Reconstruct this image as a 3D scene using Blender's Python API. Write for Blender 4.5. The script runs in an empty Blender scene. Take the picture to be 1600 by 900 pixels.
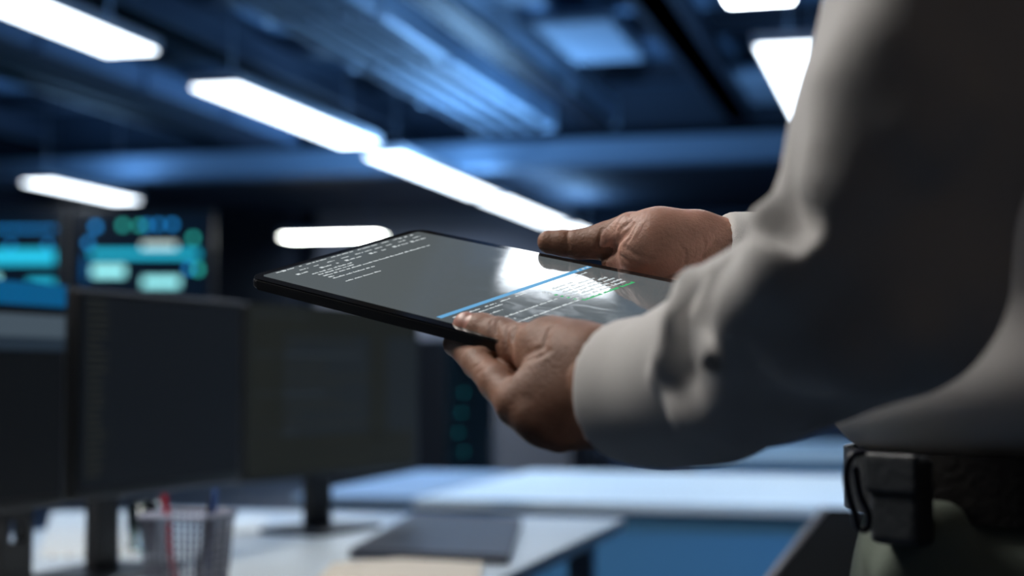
import bpy, bmesh, math, random
import numpy as np
from mathutils import Vector, Matrix
random.seed(5)
scene = bpy.context.scene
COL = scene.collection

# ------------------------------------------------------------------ camera, world, exposure
FPX = 2500.0
PITCH = math.atan(135 / FPX)
YAW = math.atan(650 / FPX)
EYE = Vector((0, 0, 1.1))
cam_data = bpy.data.cameras.new('camera')
cam_data.sensor_width = 36
cam_data.lens = 36 * FPX / 1600
cam_data.clip_start = 0.05
cam_data.dof.use_dof = True
cam_data.dof.focus_distance = 1.20
cam_data.dof.aperture_fstop = 3.6
cam = bpy.data.objects.new('camera', cam_data)
cam.location = EYE
cam.rotation_euler = (math.pi / 2 + PITCH, 0, YAW)
COL.objects.link(cam)
scene.camera = cam
w = bpy.data.worlds.new('world'); scene.world = w; w.use_nodes = True
w.node_tree.nodes['Background'].inputs[0].default_value = (0.1, 0.25, 0.6, 1)
w.node_tree.nodes['Background'].inputs[1].default_value = 0.05
vs = scene.view_settings
vs.view_transform = 'Standard'; vs.look = 'None'; vs.gamma = 1; vs.use_curve_mapping = False
vs.exposure = 0.0

BLUE = (0.27, 0.56, 1.0)
def area_light(name, loc, size, power, color, rot=(0, 0, 0), spread=math.pi):
    l = bpy.data.lights.new(name, 'AREA'); l.shape = 'RECTANGLE'
    l.size, l.size_y = size; l.energy = power; l.color = color; l.spread = spread
    o = bpy.data.objects.new(name, l); o.location = loc; o.rotation_euler = rot
    COL.objects.link(o); return o
# (centre x, start y, end y) of every lamp; z of the lamps
LAMP_Z = 2.6
LAMP_E = 6.0
LAMPS = [(-0.76, 3.12, 4.60), (-0.64, 4.55 + .35, 6.47), (-0.62, 7.35, 9.45),
         (-3.6, 4.6, 6.75), (-3.6, 7.65, 9.85), (-3.62, 10.4, 13.0), (-3.62, 13.25, 15.6), (-3.6, 16.0, 17.2),
         (-6.75, 11.15, 12.6), (-6.75, 7.4, 9.4), (-1.5, 0.8, 2.2), (1.7, -1.3, 0.3)]  # last one is an added dim warm fill, out of view
for i, (lx, y0, y1) in enumerate(LAMPS[:-2]):      # added blue fill above the pendants, brightens the ceiling
    area_light('ceiling_wash_light', (lx, (y0 + y1) / 2, LAMP_Z + 0.10), (0.3, y1 - y0), 16, BLUE, (math.pi, 0, 0))
# added blue fill lights high over the far desks, without fixtures
for x, y, p in ((-2.4, 4.6, 30), (-2.2, 6.5, 30), (-5, 9.5, 40), (-1.2, 10.5, 70), (-4.6, 14.5, 50), (1.5, 7.0, 12), (-2.0, 14.5, 40)):
    area_light('blue_fill_light', (x, y, 2.85), (0.5, 2.2), p * 0.55, BLUE, spread=1.7)
area_light('blue_wall_wash', (-5.6, 16.5, 2.85), (2.4, 0.2), 14, (0.5, 0.7, 1.0), (math.radians(38), 0, 0), 1.8)  # added bluish light that lifts the dark far column
area_light('blue_panel_wash', (0.2, 3.5, 2.3), (1.6, 0.2), 7, BLUE, (math.radians(42), 0, 0), 1.6)  # added blue light aimed at the desk panel
# the aisle lamp and the added dim fill lamp stand at the end of LAMPS
# added blue fills aimed up to brighten the duct and the cross beam
for x, y, z, p in ((-2.95, 10.2, 1.9, 85), (-4.3, 11.6, 2.0, 30), (-1.9, 7.6, 2.1, 10), (-0.4, 9.8, 2.1, 12)):
    area_light('blue_up_fill', (x, y, z), (0.3, 0.6), p, BLUE, (math.pi, 0, 0))

# ------------------------------------------------------------------ helpers
def unpix(px, py, d):
    """world point seen at (px, py) of the 1600x900 frame, d metres in front of the lens"""
    x, y = (px - 800) / FPX * d, (450 - py) / FPX * d
    Y = d * math.cos(PITCH) - y * math.sin(PITCH); Z = d * math.sin(PITCH) + y * math.cos(PITCH)
    return Vector((x * math.cos(YAW) - Y * math.sin(YAW), x * math.sin(YAW) + Y * math.cos(YAW), Z + EYE.z))
def atz(px, py, z):
    r = unpix(px, py, 1) - EYE
    return EYE + r * ((z - EYE.z) / r.z)

MATS = {}
def mat(name, color, rough=0.5, metal=0.0, emit=None, es=0.0, noise=0.0, nscale=8.0, bump=0.0, bscale=60.0, spec=0.5, sss=0.0, coat=0.0, color2=None):
    if name in MATS: return MATS[name]
    m = bpy.data.materials.new(name); m.use_nodes = True
    nt = m.node_tree; b = nt.nodes['Principled BSDF']
    b.inputs['Base Color'].default_value = (*color, 1)
    b.inputs['Roughness'].default_value = rough
    b.inputs['Metallic'].default_value = metal
    b.inputs['Specular IOR Level'].default_value = spec
    b.inputs['Coat Weight'].default_value = coat
    if sss:
        b.inputs['Subsurface Weight'].default_value = sss
        b.inputs['Subsurface Radius'].default_value = (1.0, 0.35, 0.2)
        b.inputs['Subsurface Scale'].default_value = 0.004
    if emit:
        b.inputs['Emission Color'].default_value = (*emit, 1); b.inputs['Emission Strength'].default_value = es
    tc = nt.nodes.new('ShaderNodeTexCoord')
    if noise or color2:
        n = nt.nodes.new('ShaderNodeTexNoise'); n.inputs['Scale'].default_value = nscale; n.inputs['Detail'].default_value = 5
        nt.links.new(tc.outputs['Object'], n.inputs['Vector'])
        cr = nt.nodes.new('ShaderNodeValToRGB')
        c2 = color2 or tuple(c * (1 - noise) for c in color)
        cr.color_ramp.elements[0].color = (*c2, 1); cr.color_ramp.elements[0].position = 0.35
        cr.color_ramp.elements[1].color = (*color, 1); cr.color_ramp.elements[1].position = 0.65
        nt.links.new(n.outputs['Fac'], cr.inputs['Fac']); nt.links.new(cr.outputs['Color'], b.inputs['Base Color'])
    if bump:
        n = nt.nodes.new('ShaderNodeTexNoise'); n.inputs['Scale'].default_value = bscale; n.inputs['Detail'].default_value = 4
        nt.links.new(tc.outputs['Object'], n.inputs['Vector'])
        bp = nt.nodes.new('ShaderNodeBump'); bp.inputs['Strength'].default_value = bump; bp.inputs['Distance'].default_value = 0.004
        nt.links.new(n.outputs['Fac'], bp.inputs['Height']); nt.links.new(bp.outputs['Normal'], b.inputs['Normal'])
    MATS[name] = m
    return m

class MB:
    """collects boxes, tubes and quads, then links them as ONE mesh object"""
    def __init__(s): s.bm = bmesh.new()
    def box(s, lo, hi, bevel=0.0, M=None):
        g = bmesh.new()
        bmesh.ops.create_cube(g, size=1.0)
        c = [(a + b) / 2 for a, b in zip(lo, hi)]; d = [abs(b - a) for a, b in zip(lo, hi)]
        for v in g.verts: v.co = Vector((c[0] + v.co.x * d[0], c[1] + v.co.y * d[1], c[2] + v.co.z * d[2]))
        if bevel: bmesh.ops.bevel(g, geom=g.edges[:], offset=bevel, segments=3, affect='EDGES', profile=0.5)
        s._add(g, M); return s
    def tube(s, a, b, r, r2=None, n=20, M=None):
        a, b = Vector(a), Vector(b); g = bmesh.new()
        bmesh.ops.create_cone(g, cap_ends=True, segments=n, radius1=r, radius2=r if r2 is None else r2, depth=(b - a).length)
        q = (b - a).to_track_quat('Z', 'Y').to_matrix().to_4x4(); q.translation = (a + b) / 2
        g.transform(q); s._add(g, M); return s
    def slab(s, pts, z0, z1, bevel=0.0, M=None):
        g = bmesh.new()
        lo = [g.verts.new((p[0], p[1], z0)) for p in pts]; hi = [g.verts.new((p[0], p[1], z1)) for p in pts]
        n = len(pts)
        g.faces.new(lo[::-1]); top = g.faces.new(hi)
        for i in range(n): g.faces.new((lo[i], lo[(i + 1) % n], hi[(i + 1) % n], hi[i]))
        if bevel:
            ed = [e for e in g.edges if abs(e.verts[0].co.z - e.verts[1].co.z) < 1e-6]
            bmesh.ops.bevel(g, geom=ed, offset=bevel, segments=4, affect='EDGES', profile=0.5)
        s._add(g, M); return s
    def _add(s, g, M):
        if M is not None: g.transform(M)
        bmesh.ops.recalc_face_normals(g, faces=g.faces[:])
        me = bpy.data.meshes.new('t'); g.to_mesh(me); g.free(); s.bm.from_mesh(me); bpy.data.meshes.remove(me)
    def build(s, name, m, parent=None, smooth=False, loc=None):
        me = bpy.data.meshes.new(name); s.bm.to_mesh(me); s.bm.free()
        me.materials.append(m)
        if smooth:
            for p in me.polygons: p.use_smooth = True
        return link(name, me, parent, loc)
def link(name, me, parent=None, loc=None):
    o = bpy.data.objects.new(name, me); COL.objects.link(o)
    if parent: o.parent = parent
    if loc is not None: o.location = loc
    return o
def empty(name, loc=(0, 0, 0), rz=0.0):
    o = bpy.data.objects.new(name, None); o.location = loc; o.rotation_euler.z = rz; o.empty_display_size = 0.05
    COL.objects.link(o); return o
def tag(o, label, cat, group=None, kind=None):
    o['label'] = label; o['category'] = cat
    if group: o['group'] = group
    if kind: o['kind'] = kind
    return o
def struct(o): o['kind'] = 'structure'; return o
def copy_tree(o, parent=None):
    c = o.copy(); COL.objects.link(c); c.parent = parent
    for ch in list(o.children): copy_tree(ch, c)
    return c

# ------------------------------------------------------------------ room shell
X0, X1, Y0, Y1, ZC = -9.5, 3.2, -2.0, 18.6, 3.5
m_floor = mat('floor_carpet', (0.022, 0.045, 0.085), 0.55, noise=0.3, nscale=3)
m_ceil = mat('ceiling_paint', (0.10, 0.17, 0.27), 0.7, noise=0.5, nscale=0.8)
m_wall = mat('wall_paint', (0.10, 0.135, 0.21), 0.7, noise=0.2, nscale=0.7)
m_dark = mat('dark_painted_steel', (0.012, 0.018, 0.03), 0.5)
struct(MB().box((X0, Y0, -0.2), (X1, Y1, 0)).build('floor', m_floor))
struct(MB().box((X0, Y0, ZC), (X1, Y1, ZC + 0.2)).build('ceiling', m_ceil))
struct(MB().box((X0, Y1, 0), (X1, Y1 + 0.2, ZC)).build('wall_back', m_wall))
struct(MB().box((X0 - 0.2, Y0, 0), (X0, Y1, ZC)).build('wall_left', m_wall))
m_wallw = mat('dark_warm_wall', (0.05, 0.042, 0.038), 0.7)
struct(MB().box((X1, Y0, 0), (X1 + 0.2, Y1, ZC)).build('wall_right', m_wallw))
struct(MB().box((X0, Y0 - 0.2, 0), (X1, Y0, ZC)).build('wall_front', m_wallw))
struct(MB().box((X0, Y1 - 0.02, 0), (X1, Y1, 0.1)).build('baseboard_back', m_dark))
# ceiling beam across the room and the dark soffit behind it
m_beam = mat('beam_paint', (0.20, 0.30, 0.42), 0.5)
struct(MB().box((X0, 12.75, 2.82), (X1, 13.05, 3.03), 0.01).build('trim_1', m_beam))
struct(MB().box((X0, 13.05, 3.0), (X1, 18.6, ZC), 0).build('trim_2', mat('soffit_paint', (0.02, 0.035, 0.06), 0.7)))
# purlins running with the lamps
for i, (x, z) in enumerate(((-1.42, 3.12), (-4.35, 3.12), (-6.0, 3.12), (-7.6, 3.12), (0.4, 3.12))):
    struct(MB().box((x - 0.09, 1.0, z), (x + 0.09, 12.74, z + 0.22)).box((x - 0.14, 1.0, z), (x + 0.14, 12.74, z + 0.03)).build('trim_%d' % (3 + i), m_dark))
# cross joists
for i, y in enumerate((4.0, 5.6, 7.2, 8.8, 10.4, 12.0)):
    struct(MB().box((X0, y, 3.36), (X1, y + 0.22, 3.499)).build('trim_%d' % (8 + i), m_dark))

# ventilation duct with louvre slats, running along the room
def duct(x0, x1, y0, y1, z0, z1, label, group, cm):
    r = empty('ventilation_duct', ((x0 + x1) / 2, (y0 + y1) / 2, z0)); tag(r, label, 'ventilation duct', group)
    cx, cy = (x0 + x1) / 2, (y0 + y1) / 2
    b = MB(); b.box((x0 - cx, y0 - cy, 0), (x1 - cx, y1 - cy, z1 - z0), 0.01); b.build('duct_body', cm, r)
    y = y0
    while y < y1 + 0.01:
        MB().box((x0 - cx - 0.02, y - cy - 0.02, -0.02), (x1 - cx + 0.02, y - cy + 0.02, z1 - z0 + 0.01)).build('duct_flange', cm, r); y += (y1 - y0) / 5
    for k in range(4):
        xx = x0 - cx + (x1 - x0) * (k + 0.6) / 4.2
        MB().box((xx - 0.012, y0 - cy + 0.05, -0.05), (xx + 0.012, y1 - cy - 0.05, 0.0)).build('rail', m_dark, r)
    for k in range(4):
        for sx in (x0 - cx + 0.03, x1 - cx - 0.03):
            yy = y0 - cy + (y1 - y0) * (k + 0.5) / 4
            MB().tube((sx, yy, z1 - z0), (sx, yy, ZC - z0), 0.008, n=8).build('hanger_rod', m_dark, r)
    return r
m_duct = mat('galvanised_duct', (0.42, 0.56, 0.70), 0.35, 0.3)
m_duct2 = mat('painted_duct', (0.10, 0.16, 0.25), 0.5, 0.2)
duct(-3.25, -2.66, 5.0, 11.4, 2.92, 3.08, 'bright steel air duct hanging beside the middle row of lamps', None, m_duct)
duct(-2.50, -2.30, 4.0, 12.0, 3.02, 3.2, 'narrow steel air duct to the right of the bright one', None, m_duct)
duct(-5.25, -4.85, 5.5, 11.8, 2.95, 3.1, 'dim blue duct left of the middle row of lamps', None, m_duct2)

# pale ceiling panels that catch the blue wash
m_panel = mat('acoustic_panel_fabric', (0.20, 0.27, 0.35), 0.85, bump=0.2, bscale=120)
m_pframe = mat('panel_frame_metal', (0.12, 0.18, 0.26), 0.4, 0.6)
PG = 'acoustic panels between the ceiling beams'
pan0 = None
names = ['blue-lit acoustic panel %s']
pan_spots = [(-2.35, 7.9, 'under the ceiling at the top centre, between the two narrow ducts and the purlin'),
             (-2.1, 9.6, 'just beyond the top centre panel, beside the purlin'),
             (-1.0, 11.5, 'furthest back on the right, in front of the cross beam'),
             (-0.35, 10.6, 'behind the right-hand lamp row, high in the corner'),
             (-0.15, 8.6, 'nearest the raised sleeve, top right of the ceiling')]
for i, (x, y, where) in enumerate(pan_spots):
    if pan0 is None:
        pan0 = empty('ceiling_panel', (x, y, 3.14))
        MB().box((-0.34, -0.6, 0), (0.34, 0.6, 0.04), 0.012).build('panel_board', m_panel, pan0)
        MB().box((-0.36, -0.62, 0.03), (-0.33, 0.62, 0.07)).box((0.33, -0.62, 0.03), (0.36, 0.62, 0.07)).box((-0.36, -0.62, 0.03), (0.36, -0.59, 0.07)).box((-0.36, 0.59, 0.03), (0.36, 0.62, 0.07)).build('panel_frame', m_pframe, pan0)
        for sx in (-0.3, 0.3):
            for sy in (-0.5, 0.5): MB().tube((sx, sy, 0.06), (sx, sy, ZC - 3.14), 0.005, n=6).build('hanger_rod', m_dark, pan0)
        p = pan0
    else:
        p = copy_tree(pan0); p.location = (x, y, 3.14)
    tag(p, 'acoustic ceiling panel ' + where, 'ceiling panel', PG)

# ceiling lamps
m_lampbody = mat('lamp_housing_white', (0.55, 0.6, 0.66), 0.4)
m_lamp = mat('lamp_diffuser_lit', (1, 1, 1), 0.4, emit=(0.80, 0.90, 1.0), es=LAMP_E)
m_wire = mat('steel_wire', (0.3, 0.35, 0.42), 0.35, 0.8)
def lamp(x, y0, y1, label, z=LAMP_Z, wd=0.26, along='y', m=None):
    L = y1 - y0; hw = wd / 2
    r = empty('ceiling_lamp', (x, (y0 + y1) / 2, z)); tag(r, label, 'ceiling lamp', 'long suspended office lamps')
    b = MB(); b.box((-hw - 0.015, -L / 2 - 0.02, 0.012), (hw + 0.015, L / 2 + 0.02, 0.07), 0.01); b.build('housing', m_lampbody, r)
    d = MB(); d.box((-hw, -L / 2, 0), (hw, L / 2, 0.03), 0.008); d.build('diffuser', m or m_lamp, r)
    for sy in (-L * 0.4, L * 0.4): MB().tube((0, sy, 0.07), (0, sy, ZC - z), 0.004, n=6).build('suspension_cable', m_wire, r)
    if along == 'x': r.rotation_euler.z = math.pi / 2
    return r
LAB = ['lit lamp above the tablet, nearest of the right-hand row and just above the picture',
       'lit lamp cut by the top edge right of centre, second of the right-hand row',
       'lit lamp partly hidden by the white sleeve, wedge of white light at the upper right',
       'lit lamp cut by the top left corner, nearest of the middle row',
       'long lit lamp below the top left one, second of the middle row',
       'lit lamp meeting the cross beam above the tablet, third of the middle row',
       'lit lamp pointing at the far thumb, fourth of the middle row',
       'small far lamp peeping out just above the far thumb, last of the middle row',
       'short lit lamp above the cyan screens on the left',
       'lit lamp out past the left edge, before the short one above the cyan screens',
       'lit lamp over the aisle beside the photographer, left of the white desk end',
       'added dim warm fill lamp, unseen behind the photographer, at the back of the person']
m_lampwarm = mat('lamp_diffuser_neutral', (1, 1, 1), 0.4, emit=(1.0, 0.95, 0.89), es=42)
for (x, y0, y1), lb in zip(LAMPS, LAB): lamp(x, y0, y1, lb, m={0.8: m_lampwarm, 3.12: mat('lamp_diffuser_soft', (1, 1, 1), 0.4, emit=(0.86, 0.93, 1.0), es=10), -1.3: mat('fill_lamp_diffuser', (1, 1, 1), 0.4, emit=(1.0, 0.82, 0.68), es=1.3), LAMPS[1][1]: mat('lamp_diffuser_strong', (1, 1, 1), 0.4, emit=(0.80, 0.90, 1.0), es=26)}.get(y0))
a = atz(485, 371, 2.62); b_ = atz(640, 371, 2.62)
lamp((a.x + b_.x) / 2, 15.9 - abs(b_.x - a.x) / 2, 15.9 + abs(b_.x - a.x) / 2, 'bright crosswise lamp right behind the far left edge of the tablet', z=2.55, wd=0.3, along='x',
     m=mat('lamp_diffuser_bright', (1, 1, 1), 0.4, emit=(0.95, 1.0, 0.95), es=25))

# far walls, column and screens
struct(MB().box((-6.95, 17.6, 0), (-3.9, 18.59, 3.0)).build('trim_20', mat('column_paint', (0.24, 0.23, 0.25), 0.7)))
struct(MB().box((-9.45, 17.0, 0), (-7.05, 17.2, 3.0)).build('trim_21', m_dark))
struct(MB().box((-2.95, 15.2, 0), (-0.6, 15.35, 2.0)).build('trim_22', mat('partition_paint', (0.06, 0.075, 0.11), 0.7)))

m_black = mat('black_plastic', (0.012, 0.013, 0.016), 0.4)
def emis(name, c, s): return mat(name, (0.008, 0.008, 0.008), 0.5, emit=c, es=s, spec=0.12)
CY = (0.02, 0.55, 0.80); CYW = (0.35, 0.95, 1.0); BL = (0.01, 0.16, 0.42); GR = (0.02, 0.30, 0.26)
def status_screen(px0, px1, py0, py1, depth, label, items):
    c = unpix((px0 + px1) / 2, (py0 + py1) / 2, depth)
    wd = (px1 - px0) / FPX * depth; ht = (py1 - py0) / FPX * depth
    r = empty('wall_screen', c, YAW); tag(r, label, 'wall screen', 'wall screens of the control room')
    MB().box((-wd / 2 - 0.05, 0, -ht / 2 - 0.05), (wd / 2 + 0.05, 0.09, ht / 2 + 0.05), 0.01).build('housing', m_black, r)
    sc = MB().box((-wd / 2, -0.012, -ht / 2), (wd / 2, 0.002, ht / 2)).build('display', emis('display_navy', (0.003, 0.012, 0.03), 0.5), r)
    groups = {}
    for (x0, y0, x1, y1, key) in items:
        k = depth / FPX; cx, cy = (px0 + px1) / 2, (py0 + py1) / 2
        groups.setdefault((key, x0, y0), MB()).box(((x0 - cx) * k, -0.018, (cy - y1) * k), ((x1 - cx) * k, -0.011, (cy - y0) * k))
    for (key, _, _), mb in groups.items():
        nm, cc, ss = {'cyan': ('display_cyan', CY, 1.2), 'white': ('display_pale_cyan', CYW, 1.3), 'blue': ('display_blue', BL, 4.0), 'green': ('display_green', GR, 4.0), 'grey': ('display_grey', (0.6, 0.75, 0.72), 1.3), 'deep': ('display_deep_blue', (0.0, 0.10, 0.30), 0.8)}[key]
        mb.build('display_' + {'cyan': 'bar', 'white': 'tile', 'blue': 'dot', 'green': 'mark', 'grey': 'banner', 'deep': 'field'}[key], emis(nm, cc, ss), sc)
    return r
it = [(-40, 391, 86, 412, 'cyan'), (-40, 430, 0, 444, 'white'), (45, 438, 86, 452, 'cyan')]
for k in range(14): it.append((-36 + k * 9, 356, -32 + k * 9, 360, 'blue'))
it += [(14, 380, 20, 386, 'blue'), (72, 380, 78, 386, 'blue')]
status_screen(-60, 92, 330, 478, 13.2, 'wall screen with a row of blue dots over a cyan bar, at the left edge', it)
it = [(142, 392, 312, 402, 'cyan'), (145, 416, 196, 432, 'white'), (224, 434, 282, 448, 'white'), (222, 380, 276, 388, 'grey'),
      (145, 350, 154, 359, 'blue'), (134, 376, 142, 384, 'blue'), (188, 348, 196, 356, 'green'), (214, 349, 222, 356, 'green'), (226, 348, 233, 356, 'blue'),
      (244, 347, 251, 355, 'blue'), (265, 347, 273, 355, 'blue'), (298, 368, 306, 376, 'green'), (306, 416, 314, 426, 'green'), (292, 416, 300, 424, 'blue'), (130, 400, 138, 440, 'deep')]
status_screen(122, 324, 334, 470, 13.2, 'wall screen with cyan bars and pale tiles, left of the tablet', it)

# server rack beyond the monitors
c = atz(712, 778, 0.0)
rk = empty('server_rack', (-2.62, 8.05, 0), 0); tag(rk, 'tall dark server rack standing beyond the second monitor', 'server rack')
MB().box((-0.32, -0.45, 0.03), (0.30, 0.45, 1.28), 0.012).build('cabinet', m_black, rk)
d = MB().box((0.30, -0.43, 0.06), (0.315, 0.43, 1.25), 0.004)
for k in range(12): d.box((0.313, -0.36, 0.14 + k * 0.09), (0.323, 0.36, 0.15 + k * 0.09))
dd = d.build('door', mat('rack_door_mesh', (0.012, 0.03, 0.04), 0.4, 0.3), rk)
MB().box((0.315, 0.36, 0.6), (0.34, 0.38, 0.8), 0.004).build('handle', m_wire, dd)
for k in range(6): MB().box((0.323, -0.30 + 0.05 * (k % 3), 0.5 + 0.1 * k), (0.327, -0.285 + 0.05 * (k % 3), 0.512 + 0.1 * k)).build('status_light', emis('rack_led', (0.02, 0.5, 0.6), 1.0), rk)
for sx in (-0.28, 0.26):
    for sy in (-0.4, 0.4): MB().tube((sx, sy, 0), (sx, sy, 0.035), 0.025).build('foot', m_black, rk)

# ------------------------------------------------------------------ desks
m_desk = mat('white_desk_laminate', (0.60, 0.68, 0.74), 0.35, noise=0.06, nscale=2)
m_leg = mat('desk_leg_metal', (0.25, 0.3, 0.36), 0.4, 0.6)
m_part = mat('blue_desk_panel', (0.09, 0.30, 0.55), 0.5)
def desk(x0, x1, y0, y1, label, mt, z=0.75, mpanel=None, th=0.03, sides='y'):
    cx, cy = (x0 + x1) / 2, (y0 + y1) / 2
    r = empty('desk', (cx, cy, 0)); tag(r, label, 'desk')
    hx, hy = (x1 - x0) / 2, (y1 - y0) / 2
    MB().box((-hx, -hy, z - th), (hx, hy, z), 0.004).build('desktop', mt, r)
    for sx in (-1, 1):
        for sy in (-1, 1):
            MB().box((sx * (hx - 0.09) - 0.03, sy * (hy - 0.08) - 0.03, 0), (sx * (hx - 0.09) + 0.03, sy * (hy - 0.08) + 0.03, z - th), 0.005).build('leg', m_leg, r)
    if mpanel:
        MB().box((-hx + 0.02, -hy + 0.03, 0.12), (hx - 0.02, -hy + 0.05, z - th), 0.003).build('modesty_panel', mpanel, r)
        MB().box((hx - 0.05, -hy + 0.05, 0.12), (hx - 0.03, hy - 0.04, z - th), 0.003).build('side_panel', mpanel, r)
    return r
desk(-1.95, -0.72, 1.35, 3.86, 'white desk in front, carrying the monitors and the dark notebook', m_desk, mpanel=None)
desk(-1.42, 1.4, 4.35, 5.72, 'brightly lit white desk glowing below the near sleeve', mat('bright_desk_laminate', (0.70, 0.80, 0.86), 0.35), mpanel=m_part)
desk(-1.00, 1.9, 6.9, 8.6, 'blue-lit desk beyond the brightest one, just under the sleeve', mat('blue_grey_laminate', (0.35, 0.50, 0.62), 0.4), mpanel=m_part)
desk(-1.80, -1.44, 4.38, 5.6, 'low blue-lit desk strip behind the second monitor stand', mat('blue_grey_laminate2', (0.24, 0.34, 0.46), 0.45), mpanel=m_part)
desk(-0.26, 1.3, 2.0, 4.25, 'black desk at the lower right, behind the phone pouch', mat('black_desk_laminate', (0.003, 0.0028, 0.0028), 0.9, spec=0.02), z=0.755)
bd_ = [o for o in bpy.data.objects if o.get('label', '').startswith('black desk')][0]
MB().box((-0.795, -1.125, 0.715), (-0.778, 1.125, 0.758), 0.006).build('edge_band', mat('taupe_edge_band', (0.10, 0.08, 0.077), 0.5), bd_)

# ------------------------------------------------------------------ monitors
m_bezel = mat('monitor_bezel', (0.01, 0.011, 0.013), 0.35)
def monitor(A, B, zt, zb, label, disp_mat, marks, holed=False, so=0.0, sw=0.04):
    """A, B: left and right ends (x, y) of the panel seen from its screen side"""
    A, B = Vector((A[0], A[1])), Vector((B[0], B[1])); C = (A + B) / 2; L = (B - A).length
    ang = math.atan2((B - A).y, (B - A).x)
    r = empty('monitor', (C.x, C.y, 0.75), ang); tag(r, label, 'monitor', 'monitors in a row on the white desk')
    t, b = zt - 0.75, zb - 0.75
    # local x along the panel, -y is where the screen looks
    MB().box((-L / 2, -0.012, b), (L / 2, 0.028, t), 0.006).build('housing', m_bezel, r)
    d = MB().box((-L / 2 + 0.012, -0.0145, b + 0.02), (L / 2 - 0.012, -0.0125, t - 0.012)).build('display', disp_mat, r)
    byk = {}
    for (u0, v0, u1, v1, key) in marks:
        byk.setdefault(key, MB()).box((-L / 2 + u0 * L, -0.0162, t + (b - t) * v1), (-L / 2 + u1 * L, -0.0150, t + (b - t) * v0))
    for k, mb in byk.items():
        mb.build('text_lines' if k[0] == 't' else 'display_area', emis('monitor_' + k, *{'t1': ((0.5, 0.55, 0.45), 0.035), 't2': ((0.45, 0.6, 0.75), 0.05), 'blue': ((0.0, 0.16, 0.42), 0.55), 'pale': ((0.35, 0.5, 0.65), 0.16), 'mid': ((0.2, 0.35, 0.55), 0.07), 'panel': ((0.35, 0.42, 0.38), 0.028)}[k]), d)
    st = MB()
    if holed:
        st.box((so - sw, 0.03, 0.0), (so + sw, 0.05, 0.085)).box((so - sw, 0.03, 0.12), (so + sw, 0.05, b + 0.12))
        st.box((so - sw, 0.03, 0.08), (so - 0.018, 0.05, 0.125)).box((so + 0.018, 0.03, 0.08), (so + sw, 0.05, 0.125))
    else:
        st.box((so - sw, 0.03, 0.0), (so + sw, 0.055, b + 0.12), 0.004)
    st.build('stand', m_black, r)
    MB().box((so - 0.12, -0.05, 0), (so + 0.12, 0.12, 0.012), 0.004).build('base', m_black, r)
    return r
tx = []
for k in range(26): tx.append((0.05, 0.05 + k * 0.033, 0.05 + random.uniform(0.06, 0.11), 0.062 + k * 0.033, 't1'))
for k in range(18): tx.append((0.2, 0.06 + k * 0.045, 0.2 + random.uniform(0.05, 0.5), 0.066 + k * 0.045, 't3'))
tx = [q for q in tx if q[4] != 't3']
monitor((-1.372, 2.375), (-1.318, 2.915), 1.243, 0.89, 'wide dark monitor showing dim code lines, left of the one below the tablet',
        emis('monitor_dark_screen', (0.25, 0.38, 0.6), 0.012), tx, so=-0.11, sw=0.036)
tx = []
for k in range(20):
    tx.append((0.05, 0.05 + k * 0.045, 0.05 + random.uniform(0.2, 0.75), 0.062 + k * 0.045, 't2' if k % 5 == 0 else 't1'))
tx += [(0.02, 0.0, 0.98, 0.16, 'panel'), (0.02, 0.16, 0.2, 0.97, 'panel'), (0.68, 0.16, 0.78, 0.8, 'panel'), (0.2, 0.75, 0.95, 0.97, 'panel')]
monitor((-1.376, 3.049), (-1.205, 3.70), 1.247, 0.875, 'large grey-lit monitor directly below the tablet', emis('monitor_grey_screen', (0.35, 0.48, 0.6), 0.03), tx)
monitor((-1.405, 1.80), (-1.36, 2.325), 1.243, 0.89, 'monitor with a bright blue band across its top, cut by the left edge',
        emis('monitor_dark_screen2', (0.25, 0.38, 0.6), 0.006), [(0.02, 0.0, 0.98, 0.10, 'blue'), (0.02, 0.14, 0.98, 0.24, 'pale'), (0.02, 0.24, 0.98, 0.30, 'mid')], holed=True, so=0.2, sw=0.04)

# ------------------------------------------------------------------ things on the white desk
ZT = 0.75
# mesh pen holder
c = atz(292, 950, ZT)
ph = empty('pen_holder', (c.x, c.y, ZT)); tag(ph, 'square grey mesh pen holder in front of the wide dark monitor', 'pen holder')
m_mesh = mat('grey_wire_mesh', (0.10, 0.105, 0.14), 0.45, 0.3)
b = MB(); b.box((-0.042, -0.042, 0), (0.042, 0.042, 0.004))
H = 0.14
for s in range(4):
    M = Matrix.Rotation(s * math.pi / 2, 4, 'Z')
    for k in range(11):
        t = -0.042 + k * 0.0084; b.tube((t, -0.042, 0), (t * 1.24, -0.052, H), 0.0016, n=6, M=M)
    for k in range(12):
        zz = 0.006 + k * 0.0115; q = 0.042 + 0.010 * zz / H; b.tube((-q, -q, zz), (q, -q, zz), 0.0014, n=6, M=M)
b.build('wire_basket', m_mesh, ph)
b = MB()
for s in range(4):
    M = Matrix.Rotation(s * math.pi / 2, 4, 'Z'); b.tube((-0.053, -0.053, H), (0.053, -0.053, H), 0.004, n=10, M=M)
b.build('rim', mat('grey_rim_metal', (0.22, 0.23, 0.30), 0.4, 0.3), ph)
def pen(x, y, lean, h, mt, label, cap):
    r = empty('pen', (c.x + x, c.y + y, ZT + 0.006)); r.rotation_euler = lean; tag(r, label, 'pen', 'pens in the mesh holder')
    MB().tube((0, 0, 0), (0, 0, h * 0.78), 0.0045, n=14).build('barrel', mt, r)
    MB().tube((0, 0, h * 0.78), (0, 0, h), 0.0052, 0.004, n=14).build('cap', cap, r)
m_red = mat('red_plastic', (0.45, 0.02, 0.04), 0.35); m_dk = mat('dark_plastic', (0.02, 0.02, 0.03), 0.35); m_bl = mat('blue_plastic', (0.05, 0.12, 0.35), 0.35)
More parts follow.
